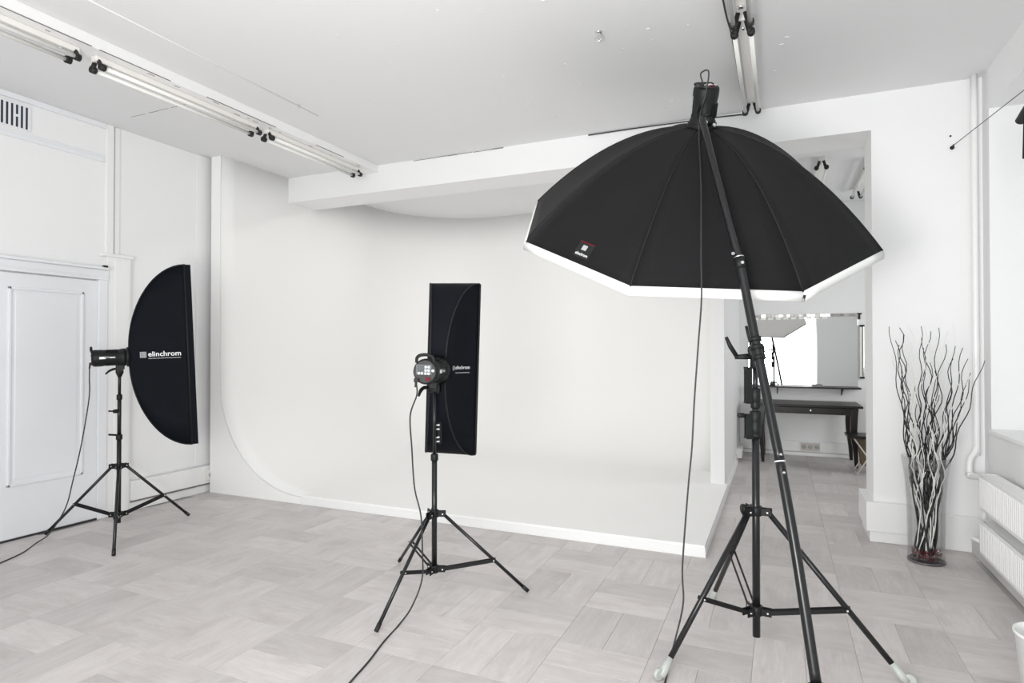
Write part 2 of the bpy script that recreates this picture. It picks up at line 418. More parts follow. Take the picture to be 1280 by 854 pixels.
# beam across the room and the wall right of the opening
struct('trim_1', MB().box((XC - .02, YB, ZB), (XR + .3, YBB, H)), WALL)
tb = bpy.data.objects['trim_1']
mb = MB(); x = -3.55
while x < -2.55:
    l = random.uniform(.05, .22); mb.obox((x + l / 2, YB - .001, H - .006 - random.uniform(0, .003)), V(1, 0, random.uniform(-.01, .01)), V(0, 1, 0), V(0, 0, 1), (l, .004, random.uniform(.004, .009))); x += l * random.uniform(.98, 1.06)
mb.build('crack', CRACK, tb)
struct('wall_back_right', MB().box((XOP, YB, 0), (XR + .5, YBB, ZB)), WALL)
struct('baseboard_back', MB().box((XOP - .055, YB - .055, .085), (1.02, YBB + .03, .31), .006).box((XOP - .03, YB - .03, 0), (1.02, YBB + .01, .09), .004)
       .box((1.02, YB - .03, .0), (XR, YB, .26), .005), GLOSSW)
struct('wall_back', MB().box((XC - .3, YCB + .05, 0), (XP0, YCB + .2, H)), WALL)
# back room
struct('wall_back_room', MB().box((XP0, YR, 0), (3.0, YR + .2, H)), WALL)
struct('baseboard_back_room', MB().box((XP1, YR - .03, .055), (XBR, YR, .20), .004).box((XP1, YR - .05, 0), (XBR, YR, .045), .004), GLOSSW)
struct('wall_back_room_right', MB().box((XBR, YBB, 0), (XBR + .25, 7.1, H)).box((XBR, 8.7, 0), (XBR + .25, YR, H)).box((XBR, 7.1, 0), (XBR + .25, 8.7, 1.1)).box((XBR, 7.1, 2.7), (XBR + .25, 8.7, H)), WALL)
struct('wall_back_room_front', MB().box((XR + .5, YBB - .1, 0), (XBR, YBB, H)), WALL)
wn = empty('added_window', (XBR + .1, 7.9, 1.1)); wn['kind'] = 'structure'  # window added out of view to let light into the back room
I = Matrix.Translation((-(XBR + .1), -7.9, -1.1))
MB().box((XBR + .08, 7.1, 1.1), (XBR + .14, 7.16, 2.7)).box((XBR + .08, 8.64, 1.1), (XBR + .14, 8.7, 2.7)).box((XBR + .08, 7.1, 1.1), (XBR + .14, 8.7, 1.16)).box((XBR + .08, 7.1, 2.64), (XBR + .14, 8.7, 2.7)).build('window_frame', GLOSSW, wn, mtx=I)
MB().box((XBR + .105, 7.14, 1.14), (XBR + .112, 8.66, 2.66)).build('pane', PANE, wn, mtx=I)

# ---- right wall: deep window niche with sill
NY0, NY1, ZS, ZN = -1.9, 5.32, .925, 3.21
struct('wall_right', MB().box((XR, YREAR, 0), (XR + .5, YB, ZS - .03)).box((XR, YREAR, ZN), (XR + .5, YB, H)).box((XR, NY1, ZS - .03), (XR + .5, YB, ZN)).box((XR, YREAR, ZS - .03), (XR + .5, NY0, ZN)), WALL)
struct('trim_2', MB().box((XR - .018, NY0, ZS - .03), (XR + .45, NY1, ZS), .006), GLOSSW)
wn = empty('window_1', (XR + .42, 1.7, ZS)); wn['kind'] = 'structure'
I = Matrix.Translation((-(XR + .42), -1.7, -ZS)); mb = MB()
xs = XR + .39
mb.box((xs, NY0, ZS), (xs + .06, NY1, ZS + .07)).box((xs, NY0, ZN - .07), (xs + .06, NY1, ZN))
for k in range(5):
    y = NY0 + (NY1 - NY0 - .07) * k / 4; mb.box((xs + .001, y, ZS), (xs + .059, y + .07, ZN))
mb.build('window_frame', GLOSSW, wn, mtx=I)
for k in range(4):
    y = NY0 + (NY1 - NY0 - .07) * k / 4; MB().box((xs + .025, y + .06, ZS + .06), (xs + .032, y + (NY1 - NY0 - .07) / 4 + .01, ZN - .06)).build('pane', PANE, wn, mtx=I)
# ---- rear wall with shop window
struct('wall_rear', MB().box((XL, YREAR - .3, 0), (-5.1, YREAR, H)).box((1.2, YREAR - .3, 0), (XR + .5, YREAR, H)).box((-5.1, YREAR - .3, 3.25), (1.2, YREAR, H)).box((-5.1, YREAR - .3, 0), (1.2, YREAR, .12)), WALL)
wn = empty('window_2', (-1.95, YREAR - .2, .12)); wn['kind'] = 'structure'
I = Matrix.Translation((1.95, -(YREAR - .2), -.12)); mb = MB(); xs = [-5.1, -3.1, -1.2, 1.13]
mb.box((-5.1, YREAR - .22, .12), (1.2, YREAR - .16, .19)).box((-5.1, YREAR - .22, 3.18), (1.2, YREAR - .16, 3.25))
for x in xs: mb.box((x, YREAR - .219, .12), (x + .07, YREAR - .161, 3.25))
mb.build('window_frame', GLOSSW, wn, mtx=I)
for a, b in zip(xs, xs[1:]): MB().box((a + .06, YREAR - .195, .18), (b + .01, YREAR - .188, 3.19)).build('pane', PANE, wn, mtx=I)

# ---- heating pipe in the corner
hp = empty('heating_pipe', (1.315, 5.41, 0), 'white heating pipe running down the right corner beside the radiator', 'pipe')
I = Matrix.Translation((-1.315, -5.41, 0))
MB().tube(smooth_path([(1.315, 5.41, 3.5), (1.315, 5.41, .95), (1.315, 5.41, .80), (1.300, 5.40, .74), (1.27, 5.39, .69), (1.262, 5.38, .60), (1.262, 5.36, .575), (1.29, 5.16, .605), (1.30, 5.08, .60)], 6), .021, 12).build('riser', GLOSSW, hp, mtx=I)
MB().tube(smooth_path([(1.285, 5.16, .60), (1.285, 5.13, .57), (1.285, 5.12, .50), (1.285, 5.12, .22), (1.285, 5.13, .15)], 6), .017, 12).build('branch_pipe', GLOSSW, hp, mtx=I)
for lo, hi in (((1.24, 5.33, .565), (1.29, 5.40, .605)), ((1.265, 5.13, .58), (1.305, 5.18, .62))): MB().box(lo, hi, .008).build('joint', GLOSSW, hp, mtx=I)
MB().lathe([(.026, 0), (.026, .05), (.018, .06)], (1.285, 5.13, .13), 14).tube([(1.285, 5.13, .16), (1.225, 5.17, .18)], .016, 10).build('valve', GLOSSW, hp, mtx=I)
# ---- twin radiators
for nm, za, zb, lb in (('radiator', .415, .655, 'upper of the two white ribbed panel radiators under the window sill'), ('radiator', .115, .345, 'lower of the two white ribbed panel radiators, just above the floor')):
    y0r, y1r = 2.2, 5.03
    rd = empty(nm, (1.30, 3.6, za), lb, 'radiator'); I = Matrix.Translation((-1.30, -3.6, -za))
    mb = MB().box((1.235, y0r, za), (1.250, y1r, zb), .004)
    mb.build('front_panel', RADM, rd, mtx=I)
    mb = MB(); k = 0
    y = y0r + .03
    while y < y1r - .02:
        mb.box((1.229, y, za + .022), (1.237, y + .018, zb - .022), .003, 1); y += .0333
    tag(mb.build('ribs', RADM, rd, mtx=I), kind='stuff')
    MB().box((1.325, y0r, za), (1.338, y1r, zb), .004).build('rear_panel', RADM, rd, mtx=I)
    mb = MB()
    mb.box((1.25, y0r, zb - .02), (1.325, y0r + .012, zb)); 
    y = y0r
    while y < y1r:
        mb.box((1.25, y, zb - .010), (1.326, y + .009, zb - .003)); y += .024
    tag(mb.build('top_grille', RADM, rd, mtx=I), kind='stuff')
    MB().box((1.25, y1r - .008, za), (1.326, y1r, zb), .003).build('end_cover', RADM, rd, mtx=I)
    for yy in (y0r + .3, y1r - .4): MB().box((1.336, yy, za + .03), (XR - .001, yy + .04, zb - .03)).build('bracket', GLOSSW, rd, mtx=I)
struct('baseboard_right', MB().box((XR - .09, YREAR, .0), (XR, YB - .03, .10), .006), mat('grey_plinth', (.62, .61, .60), .5, vary=.04))

# ------------------------------------------------------------------ ceiling lights (bare fluorescent tube battens)
def tube_light(x, ya, yb, z, label, group, board=False):
    """open batten with two tubes and four black lamp holders, running along y"""
    top = H if not board else H - .0785
    t = empty('tube_light', (x, (ya + yb) / 2, top), label, 'ceiling light', group)
    I = Matrix.Translation((-x, -(ya + yb) / 2, -top))
    MB().box((x - .028, ya + .0, top - .038), (x + .028, yb, top), .005).build('batten', BATT, t, mtx=I)
    for ye, sg in ((ya, 1), (yb, -1)):
        MB().lathe([(.018, 0), (.018, .012), (.008, .016)], (x, ye + sg * .10, top - .036), 12, axis=(0, 0, -1)).build('clip', SILV, t, mtx=I)
        for s in (-1, 1):
            xs = x + s * .047
            mb = MB()
            mb.tube([(x + s * .018, ye + sg * .022, top - .028), (x + s * .034, ye + sg * .022, z + .016), (xs, ye + sg * .022, z)], [.013, .015, .018], 10)
            mb.lathe([(.012, -.004), (.0225, 0), (.0235, .028), (.0225, .032), (.0165, .033)], (xs, ye + sg * .012, z), 16, axis=(0, sg, 0))
            mb.build('lamp_holder', RUB, t, mtx=I)
    for s in (-1, 1):
        MB().tube([(x + s * .047, ya + .044, z), (x + s * .047, yb - .044, z)], .0135, 12).build('tube', TUBE, t, mtx=I)
    return t
# mounting board of the left row
bd = empty('mounting_board', (-4.12, 3.3, H), 'long white board with flaking paint along the ceiling, carrying the left row of tube lights', 'board')
I = Matrix.Translation((4.12, -3.3, -H))
MB().box((-4.20, -1.0, H - .078), (-4.0, YB, H), .004).build('board', GLOSSW, bd, mtx=I)
mb = MB()
for (a, b, xx, zz) in ((1.0, 2.45, -4.0, -.076), (2.5, 3.0, -4.0, -.077), (3.3, 4.0, -4.0, -.077), (4.5, 4.9, -4.0, -.077)):
    mb.box((xx - .002, a, H + zz - .003), (xx + .003, b, H + zz + .002))
for k in range(14):
    y = random.uniform(1.2, 5.2); x_ = -4.02 - .05 * random.random(); mb.box((x_ - .006, y, H - .0795), (x_, y + random.uniform(.01, .06), H - .077))
tag(mb.build('paint_cracks', CRACK, bd, mtx=I), kind='stuff')
g1 = 'tube lights on the board along the left of the ceiling'
tube_light(-4.11, 1.02, 2.43, 3.345, 'twin tube ceiling light of the left row, nearest, running out of the upper left corner', g1, True)
tube_light(-4.11, 2.53, 3.90, 3.345, 'twin tube ceiling light of the left row, the middle one', g1, True)
tube_light(-4.11, 3.99, 5.27, 3.345, 'twin tube ceiling light of the left row, farthest, ending at the beam', g1, True)
g2 = 'tube lights above the octagonal softbox'
tube_light(-.19, 2.45, 3.80, 3.395, 'twin tube ceiling light at the top edge of the view, nearer of the right row', g2)
tube_light(-.19, 3.86, 5.24, 3.395, 'twin tube ceiling light above the octagonal softbox, ending at the beam', g2)
g3 = 'tube lights in the back room'
tube_light(.42, 7.10, 8.50, 3.395, 'twin tube ceiling light of the back room seen just over the octagonal softbox', g3)
tube_light(.90, 7.32, 8.72, 3.395, 'twin tube ceiling light of the back room partly hidden by the right jamb', g3)
o = MB((-.26, 5.2, H)).tube(smooth_path([(-.285, 2.3, 3.483), (-.28, 3.6, 3.47), (-.262, 4.1, 3.475), (-.256, 4.9, 3.47), (-.245, 5.38, 3.45), (-.30, 5.462, 3.475), (-.50, 5.467, 3.484), (-.70, 5.467, 3.484), (-1.14, 5.468, 3.49), (-1.62, 5.47, 3.490)], 6), .0055, 8).build('ceiling_cable', CABLE)
tag(o, 'thin black cable beside the right tube lights and along the top of the beam', 'cable')
for (x, y, lb) in ((-1.034, 3.72, 'small chrome ceiling hook near the top centre of the ceiling'), (-3.6, 3.85, 'tiny grey screw hook in the ceiling beside the left tube lights')):
    h = empty('ceiling_hook', (x, y, H), lb, 'hook'); r = .024 if x > -2 else .009
    MB().lathe([(r, 0), (r * .9, -.008), (r * .4, -.012)], (0, 0, 0), 12).build('rose', SILV, h, mtx=Matrix())
    MB().tube([(0, 0, -.008), (0, 0, -.02)] + [(r * .8 * math.sin(a), 0, -.02 - r * .8 + r * .8 * math.cos(a)) for a in [k * .5 for k in range(1, 11)]], r * .22, 8).build('hook', SILV, h, mtx=Matrix())
# unseen row behind the beam, added to go with the cyclorama fill light
def added_cross_light(x0, x1, y):
    t = empty('tube_light', ((x0 + x1) / 2, y, H), 'added twin tube ceiling light over the cyclorama, unseen behind the beam', 'ceiling light', 'added tube lights over the cyclorama')
    I = Matrix.Translation((-(x0 + x1) / 2, -y, -H))
    MB().box((x0, y - .028, H - .038), (x1, y + .028, H), .005).build('batten', BATT, t, mtx=I)
    for s in (-1, 1):
        MB().tube([(x0 + .03, y + s * .047, H - .085), (x1 - .03, y + s * .047, H - .085)], .0135, 12).build('tube', TUBE, t, mtx=I)
        for xe, sg in ((x0, 1), (x1, -1)):
            MB().tube([(xe + sg * .02, y + s * .018, H - .03), (xe + sg * .02, y + s * .047, H - .085)], [.013, .02], 10).build('lamp_holder', RUB, t, mtx=I)
for k in range(3): added_cross_light(-4.9 + k * 1.4, -3.55 + k * 1.4, 6.35)
# wire from the wall hook
wh = empty('wall_hook', (1.196, YB, 3.0), 'small steel wall hook at the right end of the white wall, holding a thin wire', 'hook')
MB().lathe([(.014, 0), (.014, .012), (.006, .016)], (0, 0, 0), 12, axis=(0, -1, 0)).tube([(0, -.01, 0), (0, -.035, .0), (.0, -.038, .015)], .005, 8).build('hook', METALF, wh, mtx=Matrix())
o = MB((1.196, 5.45, 3.01)).tube([(1.196, 5.447, 3.008), (1.36, 4.54, 3.05), (1.50, 3.6, 3.09)], .0025, 6).build('wire', METALF); tag(o, 'thin taut wire stretched from the wall hook towards the window niche', 'wire')
o = MB((1.187, YB, 3.09)).lathe([(.007, 0), (.007, .004), (.004, .005)], (1.187, YB, 3.09), 10, axis=(0, -1, 0)).build('screw', RUB); tag(o, 'tiny black screw in the white wall just above the steel wall hook', 'screw')
# black curtain end at the window niche
bc = empty('curtain', (1.40, 4.6, 2.93), 'black rod end with hanging black cloth at the right edge, in the window niche', 'curtain')
I = Matrix.Translation((-1.40, -4.6, -2.93))
MB().tube([(1.375, 4.70, 2.905), (1.395, 4.60, 2.955), (1.44, 4.35, 3.05)], [.026, .032, .034], 12).build('rod', RUB, bc, mtx=I)
cl = [(1.372, 4.655, 2.66), (1.368, 4.635, 2.72), (1.372, 4.63, 2.93), (1.40, 4.40, 3.0), (1.40, 4.35, 2.5), (1.385, 4.5, 2.62), (1.376, 4.60, 2.69)]
MB().poly_prism(cl, (.03, .01, 0)).build('cloth', FAB, bc, mtx=I)

# ------------------------------------------------------------------ light stands
def stand(name, label, base, feet, zt, zl, fr, pole, rt, rleg, clear=False, rear_double=None):
    """pole: list of (z0, z1, r) sections"""
    b = Vector(base); t = empty(name, b, label, 'stand', 'black tripod light stands'); I = Matrix.Translation(-b)
    for z0, z1, r in pole: MB().tube([(b.x, b.y, z0), (b.x, b.y, z1)], r, 18).build('pole_section', METAL, t, mtx=I)
    for a in range(len(pole) - 1):
        z = pole[a][1]; r = pole[a][2]
        MB().lathe([(r * 1.25, -.035), (r * 1.4, -.03), (r * 1.4, .0), (r * 1.1, .008)], (b.x, b.y, z), 18).build('collar', PLAS, t, mtx=I)
    for z, nm in ((zt, 'upper_collar'), (zl, 'lower_collar')):
        mb = MB().lathe([(rt * 1.5, -.022), (rt * 1.7, -.016), (rt * 1.7, .018), (rt * 1.4, .024)], (b.x, b.y, z), 18)
        for f in feet:
            dv = (Vector((f[0], f[1], 0)) - Vector((b.x, b.y, 0))).normalized(); sd = V(-dv.y, dv.x, 0)
            for s in (-1, 1): mb.obox(V(b.x, b.y, z) + dv * (rt * 1.3 + .02) + sd * s * rleg * 1.2, dv, sd, V(0, 0, 1), (.055, .004, .034), .0015)
        mb.build(nm, METALF, t, mtx=I)
    for i, f in enumerate(feet):
        f = Vector((f[0], f[1], 0)); dv = (f - V(b.x, b.y, 0)).normalized(); sd = V(-dv.y, dv.x, 0)
        top = V(b.x, b.y, zt) + dv * (rt * 1.3 + .03); ft = f + V(0, 0, rleg + .004)
        dl = (ft - top).normalized()
        lg = MB().tube([top - dl * .012, ft - dl * .04], rleg, 12).build('leg', METAL, t, mtx=I)
        if clear:
            MB().tube([ft - dl * .09, ft - dl * .03, ft], [rleg * 1.1, rleg * 1.5, rleg * 1.55], 12).build('foot_cap', CLEAR, lg, mtx=Matrix())
            w = MB().lathe([(.022, -.011), (.027, -.008), (.027, .008), (.022, .011)], f + V(0, 0, .0285) + dv * .012 + sd * .0, 16, axis=sd).build('castor', CLEAR, lg, mtx=Matrix())
        else:
            MB().tube([ft - dl * .045, ft], rleg * 1.18, 12).build('foot_cap', RUB, lg, mtx=Matrix())
        mid = top + (ft - top) * fr[i]; low = V(b.x, b.y, zl) + dv * (rt * 1.3 + .03); dd = (mid - low).normalized(); up = sd.cross(dd)
        mb = MB()
        for s in ((-1, 1)):
            mb.obox((low + mid) / 2 + sd * s * (rleg * 1.15 + .001), dd, sd, up, ((mid - low).length + .02, .0035, .018), .001)
        mb.build('strut', METALF, t, mtx=I)
        for p in (low, mid, top): MB().tube([p - sd * (rleg * 1.15 + .006), p + sd * (rleg * 1.15 + .006)], .0045, 8).build('rivet', SILV, t, mtx=I)
    return t, I

P1 = V(-4.852, 3.208, 0); P2 = V(-1.935, 3.227, 0); P3 = V(-.107, 3.262, 0)
s1, I1 = stand('light_stand', 'black tripod light stand farthest left, in front of the white door', P1, [(-5.367, 2.962), (-4.368, 2.854), (-4.811, 3.81)], .552, .165, (.56, .6, .58),
               [(.10, .80, .0165), (.80, 1.12, .0145), (1.12, 1.335, .0115)], .017, .0115)
MB().box(P1 + V(-.012, -.045, .98), P1 + V(.012, .0, 1.01), .003).tube([P1 + V(0, -.03, .995), P1 + V(-.02, -.075, 1.0)], .006, 8).build('knob', PLAS, s1, mtx=I1)
MB().tube([P1 + V(0, 0, .80), P1 + V(-.04, -.06, .81)], .008, 8).build('knob', PLAS, s1, mtx=I1)
MB().lathe([(.014, 0), (.028, .035), (.028, .055), (.022, .062)], P1 + V(0, 0, 1.268), 16).build('head_socket', PLAS, s1, mtx=I1)
s2, I2 = stand('light_stand', 'black tripod light stand in the middle, under the narrow upright softbox', P2, [(-1.939, 2.645), (-1.409, 3.455), (-2.43, 3.581)], .487, .150, (.53, .6, .6),
               [(.13, .845, .0165), (.845, 1.26, .0095)], .0165, .0105)
mb = MB()
for z in (.93, .955, 1.005, 1.03): MB().tube([P2 + V(.020, -.012, z), P2 + V(.042, -.014, z + .002)], .006, 8).build('adapter_stud', SILV, s2, mtx=I2)
MB().obox(P2 + V(.034, .005, .98), V(1, 0, 0), V(0, 1, 0), V(0, 0, 1), (.02, .02, .13), .004).build('adapter_bar', PLAS, s2, mtx=I2)
s3, I3 = stand('boom_stand', 'large black boom stand on translucent castor feet in the right foreground', P3, [(-.494, 2.801), (.515, 3.19), (-.368, 3.784)], .692, .200, (.55, .60, .45),
               [(.070, 1.09, .0185), (1.09, 1.235, .0165), (1.235, 1.42, .0125)], .0195, .0135, clear=True)
L = -Rv   # towards picture left
MB().tube([P3 + V(0, 0, .70), P3 + V(0, 0, .70) + L * .055], .007, 8).lathe([(.012, 0), (.024, .004), (.026, .016), (.022, .022)], P3 + V(0, 0, .70) + L * .05, 12, axis=L).build('knob', PLAS, s3, mtx=I3)
MB().tube([P3 + V(0, 0, 1.165), P3 + V(0, 0, 1.165) + L * .085], .006, 8).lathe([(.010, 0), (.012, .004), (.013, .03), (.008, .034)], P3 + V(0, 0, 1.165) + L * .055, 12, axis=L).build('knob', PLAS, s3, mtx=I3)
MB().lathe([(.022, 0), (.028, .006), (.028, .05), (.025, .056), (.025, .064), (.028, .07), (.028, .112), (.022, .118)], P3 + V(0, 0, 1.07), 20).build('section_clamp', PLAS, s3, mtx=I3)
MB().obox(P3 + L * .034 + V(0, 0, 1.11), L, Fv, V(0, 0, 1), (.022, .03, .11), .006).build('clamp_lever', PLAS, s3, mtx=I3)
MB().lathe([(.018, 0), (.024, .006), (.024, .07), (.018, .076)], P3 + V(0, 0, 1.225), 20).build('section_clamp', PLAS, s3, mtx=I3)
MB().obox(P3 + L * .036 + V(0, 0, 1.315), L, Fv, V(0, 0, 1), (.020, .026, .17), .006).build('clamp_lever', PLAS, s3, mtx=I3)
bt = V(-.092, 3.116, 1.489)   # boom pivot centre
piv = V(P3.x, P3.y, 1.49); axp = (bt - piv); axp.z = 0; axp.normalize(); sdp = V(-axp.y, axp.x, 0)
mb = MB().lathe([(.022, -.09), (.026, -.085), (.026, -.02), (.020, -.01)], piv, 16)
mb.obox(piv + axp * .03, axp, sdp, V(0, 0, 1), (.085, .055, .075), .008)
mb.lathe([(.040, 0), (.040, .014), (.032, .018)], piv + axp * .068 , 20, axis=axp)
mb.build('tilt_head', PLAS, s3, mtx=I3)
MB().tube([piv + V(0, 0, -.03), piv + V(0, 0, -.035) + L * .10], [.018, .011], 10).tube([piv + V(0, 0, -.035) + L * .09, piv + L * .125 + V(0, 0, .02), piv + L * .145 + V(0, 0, .065)], [.011, .011, .008], 10).build('tilt_handle', PLAS, s3, mtx=I3)
MB().tube([piv + V(0, 0, .03) + L * .02, piv + V(0, 0, .12) + L * .045], [.010, .007], 10).build('boom_handle', PLAS, s3, mtx=I3)

# boom arm
bp = [V(-.372, 3.672, 2.865), V(-.379, 3.554, 2.748), V(-.275, 3.364, 2.322), V(-.174, 3.217, 1.922), bt, V(.003, 2.978, .992), V(.067, 2.857, .607), V(.131, 2.727, .16)]
bp[0] = V(-.3885, 3.60, 2.81)
bm_ = empty('lighting_boom', bt, 'long black boom leaning across the big octagonal softbox, clamped on the boom stand', 'boom'); I = Matrix.Translation(-bt)
MB().tube(smooth_path(bp[0:4], 8), .0185, 18).build('upper_tube', METAL, bm_, mtx=I)
MB().tube(smooth_path(bp[3:6], 8), .0215, 18).build('middle_tube', METAL, bm_, mtx=I)
MB().tube(smooth_path(bp[5:8], 8), .0215, 18).build('lower_tube', METAL, bm_, mtx=I)
dj = (bp[4] - bp[3]).normalized()
MB().tube([bp[3] - dj * .03, bp[3] + dj * .03], .0255, 18).build('joint_collar', PLAS, bm_, mtx=I)
MB().tube([bp[3] - dj * .034, bp[3] - dj * .028], .0265, 18).tube([bp[3] - Rv * .024 - Fv * .01 - dj * .05, bp[3] - Rv * .034 - Fv * .02 - dj * .05], .008, 10).tube([bp[3] - Fv * .024 + dj * .0, bp[3] - Fv * .034], .008, 10).build('joint_screw', SILV, bm_, mtx=I)
dk = (bp[6] - bp[5]).normalized()
MB().tube([bp[5] - dk * .003, bp[5] + dk * .003], .0224, 18).build('white_ring', WHITEP, bm_, mtx=I)
for s in (-.035, .045):
    MB().tube([bp[5] + dk * s - Fv * .018, bp[5] + dk * s - Fv * .0238], .006, 12).build('rivet', SILV, bm_, mtx=I)
mb = MB()
for s in (-.055, -.015, .035): mb.tube([bt + dj * (s - .010), bt + dj * (s + .010)], .031 if s > -.05 else .028, 18)
mb.obox(bt - axp * .02, dj, sdp, axp, (.07, .05, .02), .004)
mb.build('clamp_ring', PLAS, bm_, mtx=I)
MB().tube([bp[7] , bp[7] + dk * .05], .03, 16).build('counterweight_stub', PLAS, bm_, mtx=I)

# ------------------------------------------------------------------ flash heads (x = light direction, z up)
def flash_head(label, mtx, rs=1.0, bx=-.052):
    mtx = mtx @ Matrix.Diagonal((.865, rs, rs, 1))
    t = empty('flash_head', label=label, cat='flash head', group='studio flash heads', mtx=mtx)
    mb = MB().lathe([(.052, -.262), (.064, -.258), (.067, -.245), (.067, -.20), (.064, -.17), (.064, -.05), (.068, -.045), (.071, -.02), (.071, -.004), (.05, -.001)], (0, 0, 0), 28, axis=(1, 0, 0))
    mb.build('body', PLAS, t)
    mb = MB()
    for k in range(10):
        a = R(115 + k * 14); mb.obox(V(-.11, .065 * math.cos(a), .065 * math.sin(a)), V(1, 0, 0), V(0, math.cos(a), math.sin(a)), V(0, -math.sin(a), math.cos(a)), (.09, .006, .006), .001)
    mb.build('cooling_ribs', PLAS, t)
    MB().lathe([(.060, 0), (.060, -.006), (.056, -.009)], (-.259, 0, 0), 28, axis=(1, 0, 0)).build('back_panel', PLASG, t)
    MB().box((-.271, -.036, -.016), (-.268, .046, .036), .001).build('display_surround', SURR, t)
    MB().box((-.2735, .004, .002), (-.2705, .036, .030), .001).build('display', SCREEN, t)
    for iy, y in enumerate((-.006, -.022, .014, .030)):
        for iz, z in enumerate((.024, .007, -.009)):
            if y > 0 and iz < 2: continue
            MB().box((-.2755, y - .0055, z - .0055), (-.271, y + .0055, z + .0055), .0015).build('button', WHITEP, t)
    MB().lathe([(.007, 0), (.007, .005), (.005, .006)], (-.268, -.044, .006), 14, axis=(-1, 0, 0)).build('dial', WHITEP, t)
    MB().box((-.276, -.032, -.046), (-.268, -.006, -.028), .002).build('power_switch', RED, t)
    # handle over the back plate
    pts = smooth_path([(-.262, -.046, .046), (-.268, -.044, .068), (-.268, -.030, .082), (-.268, .0, .087), (-.268, .030, .082), (-.268, .044, .068), (-.262, .046, .046)], 5)
    MB().tube(pts, .0085, 10).build('handle', PLAS, t)
    # printed stripe on the right hand flank
    for s in (-1, 1):
        mb = MB(); mb.box((-.205, s * .0665 - .0012, -.008), (-.165, s * .0665 + .0012, .010)); mb.box((-.125, s * .0648 - .0012, -.008), (-.085, s * .0648 + .0012, .010)); mb.box((-.165, s * .066 - .0012, -.0075), (-.125, s * .066 + .0012, -.002))
        mb.build('label_stripe', WHITEP if s < 0 else LGREY, t)
    MB().box((-.163, -.0672, .0), (-.127, -.0650, .012)).build('label_plate', LGREY, t)
    # tilt bracket with locking lever
    MB().box((bx - .035, -.022, -.098), (bx + .035, .022, -.058), .006).lathe([(.026, 0), (.026, .052)], (bx, -.026, -.095), 18, axis=(0, 1, 0)).build('tilt_bracket', PLAS, t)
    mb = MB().tube(smooth_path([(bx, .03, -.095), (bx - .04, .045, -.092), (bx - .085, .052, -.105), (bx - .12, .054, -.132)], 4), [.010] * 9 + [.009, .008, .007, .006], 10)
    mb.build('lock_lever', PLAS, t)
    MB().box((-.292, .028, -.055), (-.262, .052, -.034), .004).tube([(-.285, .04, -.045), (-.290, .04, -.080)], .007, 8).build('power_plug', RUB, t)
    return t
def frame_mtx(origin, ldir, up, roll=0):
    x = ldir.normalized(); y = up.cross(x).normalized(); z = x.cross(y)
    if roll:
        q = Matrix.Rotation(roll, 3, x); y = q @ y; z = q @ z
    return Matrix(((x.x, y.x, z.x, origin.x), (x.y, y.y, z.y, origin.y), (x.z, y.z, z.z, origin.z), (0, 0, 0, 1)))

